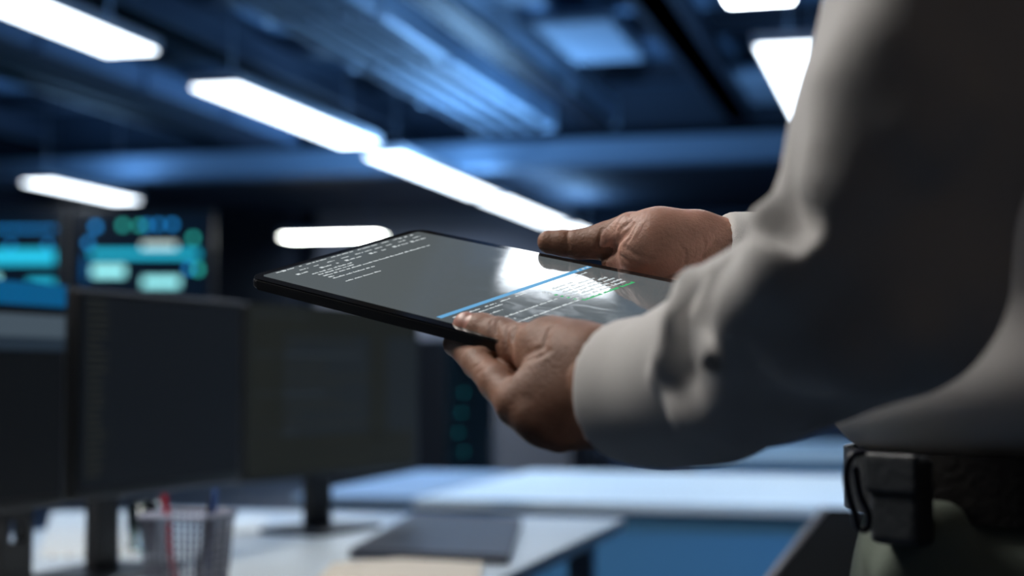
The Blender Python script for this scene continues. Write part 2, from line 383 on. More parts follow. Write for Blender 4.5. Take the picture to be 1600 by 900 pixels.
pen(-0.015, 0.0, (0.05, -0.12, 0), 0.165, m_red, 'red pen standing in the mesh holder', m_red)
pen(0.02, 0.015, (0.1, 0.15, 0), 0.175, m_bl, 'blue pen standing in the mesh holder', m_bl)
pen(0.02, -0.02, (-0.12, 0.12, 0), 0.17, m_dk, 'dark pen standing in the mesh holder', m_dk)
# notebook computer (closed, dark)
pts = [atz(545, 874, ZT), atz(795, 884, ZT), atz(815, 822, ZT), atz(650, 812, ZT)]
pc = sum(pts, Vector()) / 4
nb = empty('closed_laptop', (pc.x, pc.y, ZT)); tag(nb, 'closed dark laptop lying on the white desk', 'laptop')
pl = [(p.x - pc.x, p.y - pc.y) for p in pts]
MB().slab(pl, 0.003, 0.012, 0.002).build('base', mat('laptop_shell', (0.035, 0.045, 0.065), 0.4, 0.3), nb)
MB().slab([(x * 0.995, y * 0.995) for x, y in pl], 0.0135, 0.02, 0.002).build('lid', mat('laptop_lid', (0.045, 0.055, 0.08), 0.45, 0.3), nb)
# paper pad at the bottom edge
pts = [atz(470, 935, ZT), atz(745, 935, ZT), atz(755, 884, ZT), atz(640, 876, ZT), atz(520, 884, ZT)]
pc = sum(pts, Vector()) / 5
pp = MB().slab([(p.x - pc.x, p.y - pc.y) for p in pts], 0, 0.006, 0.001).build('paper_pad', mat('cream_paper', (0.62, 0.56, 0.47), 0.8, noise=0.05), None, loc=(pc.x, pc.y, ZT))
tag(pp, 'cream paper pad at the bottom edge in front of the laptop', 'paper pad')
# papers behind the stands
def sheet(pxs, label, z, mt, h=0.004):
    pts = [atz(*q, ZT) for q in pxs]; n = len(pts); pc = sum(pts, Vector()) / n
    o = MB().slab([(p.x - pc.x, p.y - pc.y) for p in pts], 0, h, 0.0006).build('paper_sheets', mt, None, loc=(pc.x, pc.y, z))
    return tag(o, label, 'paper', 'loose papers on the white desk')
m_paper = mat('white_paper', (0.80, 0.85, 0.86), 0.8)
m_stripe = bpy.data.materials.new('striped_paper'); m_stripe.use_nodes = True
nt = m_stripe.node_tree; bs = nt.nodes['Principled BSDF']; bs.inputs['Roughness'].default_value = 0.8
wv = nt.nodes.new('ShaderNodeTexWave'); wv.inputs['Scale'].default_value = 12; wv.inputs['Distortion'].default_value = 0.3
tcn = nt.nodes.new('ShaderNodeTexCoord'); cr = nt.nodes.new('ShaderNodeValToRGB')
cr.color_ramp.elements[0].color = (0.30, 0.20, 0.13, 1); cr.color_ramp.elements[0].position = 0.05
cr.color_ramp.elements[1].color = (0.85, 0.90, 0.88, 1); cr.color_ramp.elements[1].position = 0.3
nt.links.new(tcn.outputs['Object'], wv.inputs['Vector']); nt.links.new(wv.outputs['Fac'], cr.inputs['Fac']); nt.links.new(cr.outputs['Color'], bs.inputs['Base Color'])
sheet([(60, 872), (215, 868), (215, 800), (80, 802)], 'white striped papers lying between the two dark monitor stands', ZT, m_stripe)
sheet([(340, 836), (412, 834), (418, 812), (375, 812)], 'small white paper stack left of the second monitor stand', ZT, m_paper, 0.012)
# round glass tumbler with light in it
c2 = atz(222, 862, ZT)
tb = empty('drinking_glass', (c2.x, c2.y, ZT)); tag(tb, 'small clear drinking glass left of the mesh pen holder', 'glass')
gl = bpy.data.materials.new('clear_glass'); gl.use_nodes = True
g = gl.node_tree.nodes['Principled BSDF']; g.inputs['Transmission Weight'].default_value = 1; g.inputs['Roughness'].default_value = 0.02; g.inputs['IOR'].default_value = 1.45
g.inputs['Base Color'].default_value = (0.75, 0.92, 0.95, 1)
bmx = bmesh.new(); prof = [(0, 0.0), (0.026, 0.0), (0.028, 0.004), (0.033, 0.10), (0.0315, 0.10), (0.0265, 0.008), (0, 0.008)]
rings = []
for r_, z_ in prof:
    if r_ == 0: rings.append([bmx.verts.new((0, 0, z_))])
    else: rings.append([bmx.verts.new((r_ * math.cos(t * math.tau / 32), r_ * math.sin(t * math.tau / 32), z_)) for t in range(32)])
for q0, q1 in zip(rings, rings[1:]):
    for t in range(32):
        t2 = (t + 1) % 32
        if len(q0) == 1: bmx.faces.new((q0[0], q1[t2], q1[t]))
        elif len(q1) == 1: bmx.faces.new((q0[t], q0[t2], q1[0]))
        else: bmx.faces.new((q0[t], q0[t2], q1[t2], q1[t]))
bmesh.ops.recalc_face_normals(bmx, faces=bmx.faces[:])
me = bpy.data.meshes.new('tumbler'); bmx.to_mesh(me); bmx.free(); me.materials.append(gl)
for p in me.polygons: p.use_smooth = True
link('tumbler_wall', me, tb)
MB().tube((0, 0, 0.009), (0, 0, 0.06), 0.0262, 0.0295, n=32).build('water', gl, tb)

# ------------------------------------------------------------------ tablet
def tdir(px, py):
    v = unpix(px, py, 1) - EYE; return v.normalized()
DL = -tdir(-2003, -174); DS = tdir(3228, -358)
DN = DL.cross(DS).normalized()
if DN.z < 0: DN = -DN
DS = DN.cross(DL).normalized()
if DS.y < 0: DS = -DS
TA = unpix(385, 432, 1.186 * 1.04)
TW, TL, TH = 0.185, 0.320, 0.0085
TM = Matrix((( DL.x, DS.x, DN.x, TA.x), (DL.y, DS.y, DN.y, TA.y), (DL.z, DS.z, DN.z, TA.z), (0, 0, 0, 1)))
def T(u, v, h=0.0): return TM @ Vector((u, v, h))
tab = bpy.data.objects.new('tablet', None); COL.objects.link(tab); tab.matrix_world = TM; tab.empty_display_size = 0.05
tag(tab, 'slim black tablet with code on its screen, held in both hands', 'tablet')
def rrect(u0, v0, u1, v1, r, n=8):
    P = []
    for (cx, cy, a0) in ((u1 - r, v1 - r, 0), (u0 + r, v1 - r, 90), (u0 + r, v0 + r, 180), (u1 - r, v0 + r, 270)):
        for k in range(n + 1):
            a = math.radians(a0 + 90 * k / n); P.append((cx + r * math.cos(a), cy + r * math.sin(a)))
    return P
m_tab = mat('tablet_shell', (0.012, 0.011, 0.012), 0.38, 0.2)
m_gl = mat('tablet_glass', (0.012, 0.012, 0.013), 0.06, spec=0.6)
MB().slab(rrect(0, 0, TL, TW, 0.012), -TH, -0.0012, 0.0022).build('shell', m_tab, tab, smooth=False)
MB().slab(rrect(0.0007, 0.0007, TL - 0.0007, TW - 0.0007, 0.0114), -0.0016, 0.0, 0.0005).build('bezel_glass', m_gl, tab)
m_scr = bpy.data.materials.new('tablet_display'); m_scr.use_nodes = True
nt = m_scr.node_tree; bs = nt.nodes['Principled BSDF']
bs.inputs['Base Color'].default_value = (0.02, 0.02, 0.022, 1); bs.inputs['Specular IOR Level'].default_value = 0.6
bs.inputs['Emission Color'].default_value = (0.80, 0.95, 1.0, 1); bs.inputs['Emission Strength'].default_value = 0.105
tcn = nt.nodes.new('ShaderNodeTexCoord'); n1 = nt.nodes.new('ShaderNodeTexNoise'); n1.inputs['Scale'].default_value = 22; n1.inputs['Detail'].default_value = 8; n1.inputs['Distortion'].default_value = 1.5
mp = nt.nodes.new('ShaderNodeMapping'); mp.inputs['Scale'].default_value = (1, 2.4, 1); mp.inputs['Rotation'].default_value = (0, 0, 0.6)
rr = nt.nodes.new('ShaderNodeMapRange'); rr.inputs['From Min'].default_value = 0.45; rr.inputs['From Max'].default_value = 0.75; rr.inputs['To Min'].default_value = 0.05; rr.inputs['To Max'].default_value = 0.12
nt.links.new(tcn.outputs['Object'], mp.inputs['Vector']); nt.links.new(mp.outputs['Vector'], n1.inputs['Vector'])
nt.links.new(n1.outputs['Fac'], rr.inputs['Value']); nt.links.new(rr.outputs['Result'], bs.inputs['Roughness'])
BZ = 0.0085
disp = MB().slab(rrect(BZ, BZ, TL - BZ, TW - BZ, 0.003), -0.0003, 0.00025).build('display', m_scr, tab)
tw, tg, tb2 = MB(), MB(), MB(); th_ = tw; tw2 = MB()
def glyphs(mb, u, v0, v1, size=0.0018, gap=0.25, dense=0.8):
    v = v0
    while v < v1:
        wlen = random.randint(3, 9)
        for k in range(wlen):
            if v >= v1: break
            hh = size * random.choice((0.55, 0.55, 0.8, 1.0))
            mb.box((u - hh, v, 0.0002), (u, v + size * 0.42, 0.00036)); v += size * 0.62
        v += size * (0.6 if random.random() < dense else 3.0)
glyphs(tw, 0.0125, 0.02, 0.15, 0.0016)
for v in (0.150, 0.156, 0.163): tw.box((0.012, v, 0.0002), (0.0137, v + 0.0028, 0.00036))
tw.box((0.0105, 0.0255, 0.0002), (0.0135, 0.0285, 0.00036))
for v in (0.036, 0.050, 0.064, 0.079, 0.094, 0.104, 0.115, 0.128, 0.142, 0.158): glyphs(tw, 0.0215, v, v + random.uniform(0.005, 0.009), 0.0014)
for v in (0.026, 0.050, 0.076, 0.102, 0.128, 0.148):
    tw.box((0.0275, v, 0.0002), (0.0305, v + 0.0032, 0.00036)); glyphs(tw, 0.0300, v + 0.0045, v + random.uniform(0.014, 0.019), 0.0018)
for u, v0, v1 in ((0.0385, 0.034, 0.075), (0.0440, 0.036, 0.072), (0.0500, 0.036, 0.150), (0.0560, 0.036, 0.040), (0.0610, 0.036, 0.078), (0.0750, 0.036, 0.072)):
    glyphs(tw, u, v0, v1, 0.0021, dense=1.0)
tw = tw2
tb2.box((0.1955, 0.012, 0.0002), (0.2005, 0.1755, 0.00036))
for v in (0.160, 0.166, 0.171): tw.box((0.1972, v, 0.00034), (0.1992, v + 0.0025, 0.0004))
glyphs(tw, 0.2075, 0.147, 0.163, 0.0020)
for v in (0.018, 0.034, 0.050, 0.066, 0.082): glyphs(tw, 0.2070, v, v + 0.011, 0.0019)
glyphs(tw, 0.2125, 0.016, 0.062, 0.0017); glyphs(tw, 0.2215, 0.020, 0.052, 0.0019)
for k, u in enumerate((0.2165, 0.2225, 0.2285, 0.2345, 0.2405, 0.2465)):
    s0 = 0.112 - 0.001 * k
    glyphs(tw, u, s0 - (0.006 if k > 2 else 0), s0 + (0.022, 0.04, 0.05, 0.052, 0.054, 0.052)[k], 0.0034, dense=1.0)
    (tg if k > 1 else tw).box((u - 0.0022, 0.101, 0.0002), (u, 0.1035, 0.00036))
glyphs(tg, 0.2535, 0.104, 0.163, 0.0036, dense=1.0)
glyphs(tw, 0.2350, 0.026, 0.095, 0.0021, dense=1.0); glyphs(tw, 0.2500, 0.030, 0.104, 0.0022, dense=1.0); glyphs(tw, 0.2430, 0.026, 0.042, 0.0020); glyphs(tw, 0.2640, 0.03, 0.06, 0.002)
th_.build('header_text', emis('screen_text_white', (0.85, 0.93, 0.95), 0.75), disp)
tw.build('white_text', emis('screen_text_white', (0.85, 0.93, 0.95), 0.75), disp)
tg.build('green_text', emis('screen_text_green', (0.05, 0.65, 0.20), 0.75), disp)
tb2.build('blue_title_bar', emis('screen_bar_blue', (0.12, 0.42, 0.75), 0.85), disp)
bt = MB().box((0.06, TW - 0.0004, -0.0055), (0.085, TW + 0.0006, -0.0035), 0.0003).build('volume_button', m_black, tab)
pt = MB().box((-0.0004, 0.088, -0.0055), (0.0006, 0.097, -0.0035), 0.0003).build('charging_port', m_black, tab)
cmx = MB().tube((0.0045, 0.0925, -0.0004), (0.0045, 0.0925, 0.0003), 0.0013).build('front_camera', m_gl, tab)

# ------------------------------------------------------------------ signed-distance modelling of organic shapes
f4 = np.float32
def vv(p): return np.array(p, dtype=f4)
class SDF:
    def __init__(s): s.ops = []
    def cap(s, a, b, ra, rb=None, k=0.01, sub=False): s.ops.append(('c', vv(a), vv(b), ra, ra if rb is None else rb, k, sub)); return s
    def chain(s, pts, k=0.01, sub=False):
        for (a, ra), (b, rb) in zip(pts, pts[1:]): s.cap(a, b, ra, rb, k, sub)
        return s
    def ell(s, c, radii, axes, k=0.01, sub=False):
        ax = np.array([list(a) for a in axes], dtype=f4); s.ops.append(('e', vv(c), np.array(radii, dtype=f4), ax, 0, k, sub)); return s
    def merge(s, other, k=0.01): s.ops.append(('s', other, 0, 0, 0, k, False)); return s
    def plane(s, p, n, k=0.0):      # cuts away the side n points to
        n = Vector(n).normalized(); s.ops.append(('p', vv(p), vv(n), 0, 0, k, True)); return s
    def __call__(s, P):
        d = np.full(P.shape[:-1], 10.0, dtype=f4)
        for t, a, b, c, e, k, sub in s.ops:
            if t == 'c':
                ab = b - a; L2 = float(ab @ ab) + 1e-12
                q = P - a; h = np.clip((q @ ab) / L2, 0, 1); q = q - h[..., None] * ab
                x = np.sqrt((q * q).sum(-1)) - (c + (e - c) * h)
            elif t == 'e':
                q = (P - a) @ c.T; k0 = np.sqrt(((q / b) ** 2).sum(-1)) + 1e-9; k1 = np.sqrt(((q / (b * b)) ** 2).sum(-1)) + 1e-9
                x = k0 * (k0 - 1) / k1
            elif t == 's':
                x = a(P)
            else:
                x = -((P - a) @ b)
            if sub:
                x = -x if t != 'p' else -x
                if k > 0:
                    h = np.clip(0.5 + 0.5 * (x - d) / k, 0, 1); d = d * (1 - h) + x * h + k * h * (1 - h)
                else: d = np.maximum(d, x)
            else:
                if k > 0:
                    h = np.clip(0.5 + 0.5 * (d - x) / k, 0, 1); d = d * (1 - h) + x * h - k * h * (1 - h)
                else: d = np.minimum(d, x)
        return d
def surface_nets(sdf, lo, hi, res):
    lo, hi = np.array(lo), np.array(hi); n = np.ceil((hi - lo) / res).astype(int) + 1
    ax = [lo[i] + np.arange(n[i]) * res for i in range(3)]
    V = np.empty(n, dtype=f4)
    for i in range(0, n[0], 16):
        G = np.stack(np.meshgrid(ax[0][i:i + 16], ax[1], ax[2], indexing='ij'), -1).astype(f4); V[i:i + 16] = sdf(G)
    S = V < 0
    cs = [(i, j, k) for i in (0, 1) for j in (0, 1) for k in (0, 1)]
    sl = lambda A, c: A[c[0]:n[0] - 1 + c[0], c[1]:n[1] - 1 + c[1], c[2]:n[2] - 1 + c[2]]
    cnt = sum(sl(S, c).astype(np.int8) for c in cs)
    act = (cnt > 0) & (cnt < 8); idx = np.argwhere(act)
    ID = np.full(act.shape, -1, dtype=np.int64); ID[act] = np.arange(len(idx))
    acc = np.zeros((len(idx), 3)); num = np.zeros(len(idx))
    val = {c: V[idx[:, 0] + c[0], idx[:, 1] + c[1], idx[:, 2] + c[2]] for c in cs}
    for c in cs:
        for a_ in range(3):
            if c[a_] == 0:
                c2 = list(c); c2[a_] = 1; c2 = tuple(c2); v0, v1 = val[c], val[c2]; m = (v0 < 0) != (v1 < 0)
                t = np.where(m, v0 / np.where(m, v0 - v1, 1), 0); p = np.tile(np.array(c, float), (len(idx), 1)); p[:, a_] += t
                acc[m] += p[m]; num[m] += 1
    verts = lo + (idx + acc / num[:, None]) * res
    faces = []
    for a_ in range(3):
        b1, b2 = (a_ + 1) % 3, (a_ + 2) % 3
        s0 = [slice(None)] * 3; s1 = [slice(None)] * 3; s0[a_] = slice(0, -1); s1[a_] = slice(1, None)
        ch = S[tuple(s0)] != S[tuple(s1)]; e = np.argwhere(ch)
        e = e[(e[:, b1] > 0) & (e[:, b2] > 0) & (e[:, b1] < n[b1] - 1) & (e[:, b2] < n[b2] - 1)]
        ins = S[e[:, 0], e[:, 1], e[:, 2]]
        q = []
        for d1, d2 in ((1, 1), (0, 1), (0, 0), (1, 0)):
            o = e.copy(); o[:, b1] -= d1; o[:, b2] -= d2; q.append(ID[o[:, 0], o[:, 1], o[:, 2]])
        q = np.stack(q, 1); q[~ins] = q[~ins][:, ::-1]; faces.append(q)
    return verts, np.concatenate(faces)
def to_mesh(name, parts, mats, matfn=None, origin=(0, 0, 0)):
    vs_, fs, off = [], [], 0
    for v, f in parts: vs_.append(v); fs.append(f + off); off += len(v)
    v = np.concatenate(vs_) - np.array(origin); f = np.concatenate(fs)
    me = bpy.data.meshes.new(name)
    me.vertices.add(len(v)); me.vertices.foreach_set('co', v.astype(np.float32).ravel())
    me.loops.add(len(f) * 4); me.loops.foreach_set('vertex_index', f.astype(np.int32).ravel())
    me.polygons.add(len(f)); me.polygons.foreach_set('loop_start', np.arange(0, len(f) * 4, 4, dtype=np.int32))
    me.update(calc_edges=True); me.validate()
    me.polygons.foreach_set('use_smooth', np.ones(len(me.polygons), dtype=bool))
    for m in mats: me.materials.append(m)
    if matfn:
        c = v[f].mean(1) + np.array(origin); me.polygons.foreach_set('material_index', matfn(c).astype(np.int32))
    return me
def bounds(pts, pad):
    a = np.array([list(p) for p in pts]); return a.min(0) - pad, a.max(0) + pad
def march(sdf, px, py, t0=0.45, t1=2.2):
    r = (unpix(px, py, 1) - EYE); k = r.length; r = r.normalized(); t = t0
    while t < t1:
        d = float(sdf(np.array([[list(EYE + r * t)]], dtype=f4))[0, 0])
        if d < 0.0006: return EYE + r * t
        t += max(d * 0.8, 0.0006)
    return None

def P(px, py, d): return unpix(px, py, d)
def R(rpx, d): return rpx * d / FPX

# ---- person frame: F faces away to the left, RT points from the left to the right shoulder
RT = Vector((0.495, 0.869, 0)).normalized(); FW = Vector((-RT.y, RT.x, 0)); UP = Vector((0, 0, 1))
SHL = Vector((0.035, 0.94, 1.44)); SHR = SHL + RT * 0.40
CH = SHL + RT * 0.20                      # middle between the shoulders
HIP = Vector((CH.x, CH.y, 0)) + FW * 0.045
ELL = P(1372, 432, 0.77); WRL = P(930, 607, 0.99)
line = Vector((-0.84, -0.09, -0.53)).normalized()
WRR = P(1126, 396, 1.245)
ELR = Vector((0.09, 1.37, 1.15))

UP = Vector((0, 0, 1))
# ---- left (near) hand
def hnd(sd, pts, k): sd.chain([(P(x, y, d), R(r, d)) for x, y, d, r in pts], k)
LH = SDF()
hnd(LH, [(948, 588, 0.985, 52), (880, 575, 1.01, 46)], 0.012)
hnd(LH, [(948, 630, 0.98, 50), (880, 630, 1.00, 46)], 0.016)
hnd(LH, [(900, 572, 1.005, 44), (862, 600, 1.005, 40), (826, 618, 1.00, 32)], 0.016)     # index metacarpal
hnd(LH, [(905, 620, 0.99, 44), (830, 650, 0.99, 28)], 0.014)
hnd(LH, [(905, 645, 0.99, 44), (846, 668, 0.985, 25)], 0.012)
hnd(LH, [(915, 665, 0.99, 36), (875, 680, 0.985, 22)], 0.012)
hnd(LH, [(905, 560, 1.02, 48), (862, 553, 1.035, 45), (820, 542, 1.06, 36)], 0.012)      # thenar, thumb base
hnd(LH, [(820, 542, 1.06, 35), (782, 528, 1.08, 31), (754, 518, 1.092, 27.5)], 0.005)
hnd(LH, [(754, 518, 1.092, 27.5), (733, 512, 1.10, 24)], 0.004)
hnd(LH, [(935, 560, 1.00, 46), (860, 545, 1.03, 36)], 0.02)
# index finger: knuckle, then under the tablet
hnd(LH, [(826, 620, 1.00, 32), (806, 634, 1.00, 29)], 0.008)
hnd(LH, [(806, 632, 1.00, 30), (776, 598, 1.03, 26), (746, 568, 1.07, 23)], 0.006)
hnd(LH, [(746, 568, 1.07, 23), (712, 538, 1.12, 18)], 0.004)
LH.chain([(P(712, 538, 1.12), R(18, 1.12)), (T(0.212, 0.050, -0.0085 - 0.0085), 0.0075)], 0.004)
def finger(sd, a, ra, b, rb, tip, rt, k=0.005):
    sd.chain([(a, ra), (b, rb)], k); sd.chain([(b, rb), (tip, rt)], 0.004)
finger(LH, P(830, 652, 0.99), 0.0118, P(780, 600, 1.05), 0.0098, T(0.232, 0.070, -0.0175), 0.0078)
finger(LH, P(846, 668, 0.985), 0.0108, P(800, 610, 1.05), 0.0095, T(0.250, 0.068, -0.0172), 0.0075)
finger(LH, P(875, 680, 0.985), 0.0095, P(838, 615, 1.04), 0.0085, T(0.268, 0.055, -0.0162), 0.0068)
# creases, knuckle wrinkles and the hollow between thumb and finger
def groove(sd, pts, r=0.0012, k=0.0025, off=0.0):
    q = [march(sd, x, y) for x, y in pts]; q = [p for p in q if p is not None]
    return [(p, r) for p in q]
g1 = groove(LH, [(822, 552), (836, 545), (848, 540), (852, 528)]); g2 = groove(LH, [(826, 560), (842, 555), (856, 548)])
g3 = groove(LH, [(768, 500), (765, 512), (768, 530)]); g4 = groove(LH, [(776, 500), (774, 516), (778, 534)]); g5 = groove(LH, [(860, 512), (852, 530)])
g6 = groove(LH, [(796, 508), (790, 524), (792, 545)]); g7 = groove(LH, [(806, 510), (801, 528), (802, 548)])
g8 = groove(LH, [(738, 575), (748, 566)]); g9 = groove(LH, [(745, 582), (755, 573)])
for g, k in ((g1, 0.005), (g2, 0.004), (g3, 0.002), (g4, 0.0025), (g5, 0.003), (g6, 0.003), (g7, 0.003), (g8, 0.002), (g9, 0.002)):
    if len(g) > 1: LH.chain([(p, 0.0009) for p, _ in g], k, sub=True)
b1 = [march(LH, *q) for q in ((905, 520), (860, 590), (828, 612))]
tipc = P(733, 512, 1.10); nx = (P(754, 518, 1.092) - tipc).normalized()
nz = ((EYE - tipc).normalized() * 0.9 - nx * 0.55 + UP * 0.25).normalized(); ny = nz.cross(nx).normalized(); nx = ny.cross(nz).normalized()
nail_c = tipc + nz * R(24, 1.1) * 0.60
LH.ell(nail_c, (0.0092, 0.0088, 0.0052), (nx, ny, nz), 0.0007)

# ---- right (far) hand
RH = SDF()
hnd(RH, [(1128, 385, 1.235, 45), (1090, 380, 1.235, 44)], 0.012)
hnd(RH, [(1128, 400, 1.25, 44), (1070, 405, 1.25, 44), (1010, 415, 1.255, 34)], 0.014)
hnd(RH, [(1085, 372, 1.235, 42), (1030, 368, 1.235, 40), (990, 366, 1.245, 34)], 0.012)    # thumb metacarpal
RH.ell(P(1040, 392, 1.228), (0.036, 0.026, 0.020), ((P(1100, 395, 1.22) - P(980, 385, 1.23)).normalized(), Vector((0, 0, 1)), (EYE - P(1040, 392, 1.2)).normalized()), 0.010)
hnd(RH, [(985, 366, 1.252, 34), (948, 377, 1.26, 30)], 0.0045)
hnd(RH, [(948, 377, 1.26, 30), (905, 382, 1.268, 23)], 0.003)
hnd(RH, [(905, 382, 1.268, 22.5), (880, 380, 1.273, 20), (858, 378, 1.277, 18.5)], 0.003)
hnd(RH, [(1000, 408, 1.235, 24), (952, 412, 1.252, 12)], 0.006)
kn = [(0.205, -0.021, 0.0112, 0.050), (0.226, -0.023, 0.0115, 0.058), (0.247, -0.023, 0.0108, 0.052), (0.266, -0.022, 0.0095, 0.042)]
for u, h, r, L in kn:
    mcp = T(u + 0.012, TW + 0.010, h - 0.004); pip = T(u, TW - 0.022, -0.0085 - r); tip = T(u - 0.012, TW - 0.022 - L, -0.0085 - r * 0.85)
    RH.chain([(P(1100, 395, 1.25), 0.017), (mcp, r * 1.15)], 0.012)
    RH.chain([(mcp, r * 1.1), (pip, r)], 0.006); RH.chain([(pip, r * 0.98), (tip, r * 0.80)], 0.003)
def rg(pts, k, r=0.0009):
    q = [march(RH, *p) for p in pts]; q = [p for p in q if p is not None]
    if len(q) > 1: RH.chain([(p, r) for p in q], k, sub=True)
rg([(984, 352), (976, 364), (966, 374), (958, 386), (945, 395), (930, 402)], 0.006, 0.0014)
rg([(990, 340), (978, 350), (968, 360)], 0.003); rg([(972, 338), (964, 350), (960, 360)], 0.002)
rg([(887, 362), (886, 375), (889, 388)], 0.002); rg([(940, 358), (936, 372), (934, 392)], 0.0018)
rg([(1062, 382), (1072, 396), (1070, 412), (1062, 424)], 0.0018, 0.0005); rg([(1045, 370), (1030, 376), (1018, 388)], 0.0015, 0.0005)
rg([(975, 386), (992, 398), (1015, 404)], 0.0025); rg([(968, 398), (985, 412), (1008, 418)], 0.002)
rg([(1118, 378), (1098, 400), (1070, 420), (1040, 432)], 0.003, 0.0007); rg([(1098, 366), (1102, 385), (1098, 402)], 0.0015, 0.0005)
rg([(998, 345), (985, 372), (975, 384)], 0.0015, 0.0005); rg([(1010, 346), (1000, 362), (992, 376)], 0.0012, 0.0004)

# ---- whole body
BD = SDF()
def B_(r, f, z): return Vector((CH.x, CH.y, 0)) + RT * r + FW * f + UP * z
AX = (RT, FW, UP)
BD.ell(B_(0, 0.01, 1.30), (0.185, 0.115, 0.20), AX, 0.04)
BD.ell(B_(0, 0.035, 1.05), (0.155, 0.115, 0.19), AX, 0.05)
BD.chain([(SHL + UP * 0.0, 0.052), (SHR, 0.052)], 0.05)
BD.chain([(B_(0, 0.0, 1.45), 0.062), (B_(0, 0.02, 1.58), 0.055)], 0.03)
BD.chain([(SHL, 0.052), (ELL, 0.042)], 0.03); BD.chain([(ELL, 0.042), (P(1190, 540, 0.85), 0.038), (P(1060, 605, 0.925), 0.031), (WRL, 0.026)], 0.015)
BD.chain([(SHR, 0.052), (ELR, 0.040)], 0.03); BD.chain([(ELR, 0.040), (WRR, 0.026)], 0.015)
for s in (-1, 1):
    BD.chain([(B_(s * 0.09, 0.04, 0.93), 0.088), (B_(s * 0.10, 0.06, 0.52), 0.058)], 0.03)
    BD.chain([(B_(s * 0.10, 0.06, 0.52), 0.058), (B_(s * 0.105, 0.02, 0.36), 0.056), (B_(s * 0.11, 0.03, 0.09), 0.036)], 0.02)
    BD.chain([(B_(s * 0.11, 0.02, 0.055), 0.034), (B_(s * 0.125, 0.17, 0.035), 0.03)], 0.02)
HC = B_(0, 0.035, 1.70)                                   # head, bowed a little towards the tablet
hf = (FW * 0.93 - UP * 0.36).normalized(); hu = RT.cross(hf).normalized()
if hu.z < 0: hu = -hu
def Hd(r, f, u): return HC + RT * r + hf * f + hu * u
BD.ell(Hd(0, -0.01, 0.03), (0.076, 0.095, 0.085), (RT, hf, hu), 0.02)
BD.ell(Hd(0, 0.025, -0.045), (0.060, 0.070, 0.072), (RT, hf, hu), 0.03)
BD.chain([(Hd(0, 0.088, 0.012), 0.008), (Hd(0, 0.108, -0.026), 0.012)], 0.010)
for s in (-1, 1):
    BD.ell(Hd(s * 0.032, 0.096, 0.012), (0.016, 0.012, 0.011), (RT, hf, hu), 0.008, sub=True)
    BD.ell(Hd(s * 0.031, 0.078, 0.010), (0.0125, 0.0125, 0.0125), (RT, hf, hu), 0.002)
    BD.ell(Hd(s * 0.078, -0.005, -0.005), (0.010, 0.020, 0.032), (RT, hf, hu), 0.006)
    BD.chain([(Hd(s * 0.015, 0.091, 0.030), 0.006), (Hd(s * 0.045, 0.080, 0.031), 0.005)], 0.008)
BD.chain([(Hd(-0.022, 0.085, -0.058), 0.006), (Hd(0, 0.094, -0.056), 0.008), (Hd(0.022, 0.085, -0.058), 0.006)], 0.006)
BD.chain([(Hd(-0.02, 0.090, -0.066), 0.006), (Hd(0.02, 0.090, -0.066), 0.006)], 0.006)
BD.chain([(Hd(-0.024, 0.096, -0.0615), 0.0012), (Hd(0.024, 0.096, -0.0615), 0.0012)], 0.003, sub=True)

m_skin = mat('brown_skin', (0.35, 0.18, 0.12), 0.56, spec=0.35, noise=0.22, nscale=60, bump=0.26, bscale=420, sss=0.12)
m_palm = mat('palm_skin_lit', (0.60, 0.33, 0.25), 0.5, spec=0.4, noise=0.15, nscale=60, bump=0.22, bscale=420, sss=0.12)  # palms are paler; light falling on them is also put into this colour
m_nail = mat('thumbnail_skin', (0.50, 0.23, 0.18), 0.42, sss=0.1)
base = Vector((CH.x, CH.y, 0))
person = empty('person', base); tag(person, 'person in a white shirt and dark trousers holding the tablet with both hands', 'person')
lo, hi = bounds([P(700, 480, 1.1), P(690, 560, 1.1), P(935, 520, 1.0), P(935, 700, 0.98), T(0.2, 0.09, -0.02), T(0.27, 0.07, 0), WRL], 0.035)
hl = surface_nets(LH, lo, hi, 0.0013)
lo, hi = bounds([P(840, 360, 1.28), P(1130, 340, 1.235), P(1130, 430, 1.25), T(0.17, 0.09, -0.02), T(0.28, TW, -0.03)], 0.035)
hr = surface_nets(RH, lo, hi, 0.0012)
lo, hi = (base.x - 0.62, base.y - 0.55, -0.0), (base.x + 0.5, base.y + 0.5, 1.85)
bd = surface_nets(BD, lo, hi, 0.008)
def skin_mat(c):
    q = (c - np.array(list(nail_c))); a1 = q @ np.array(list(nx)); a2 = q @ np.array(list(ny)); a3 = q @ np.array(list(nz))
    nail = ((a1 / 0.0088) ** 2 + (a2 / 0.0084) ** 2 < 1.0) & (a3 > 0.0006) & (a3 < 0.012)
    pc_ = P(1040, 390, 1.238); vd = (pc_ - EYE).normalized(); far = (c - np.array(list(pc_)))
    palm = (np.abs(far[:, 2]) < 0.09) & (np.sqrt((far ** 2).sum(1)) < 0.13) & (far @ np.array(list(vd)) < 0.004 + 0.0 * far[:, 0]) & (c @ np.array(list(DN)) > -99)
    palm &= (c[:, 1] > 1.10) & (c[:, 2] > 1.155)
    return np.where(nail, 1, np.where(palm, 2, 0))
link('body', to_mesh('body', [hl, hr, bd], [m_skin, m_nail, m_palm], skin_mat, base), person)

# hair
HA = SDF(); HA.ell(Hd(0, -0.018, 0.040), (0.084, 0.100, 0.090), (RT, hf, hu), 0.01); HA.ell(Hd(0, 0.06, -0.03), (0.10, 0.075, 0.075), (RT, hf, hu), 0.01, sub=True)
HA.plane(Hd(0, 0, -0.035), -hu, 0.01)
lo, hi = bounds([HC], 0.16)
link('hair', to_mesh('hair', [surface_nets(HA, lo, hi, 0.004)], [mat('black_hair', (0.012, 0.01, 0.01), 0.6, bump=0.8, bscale=150)], None, base), person)

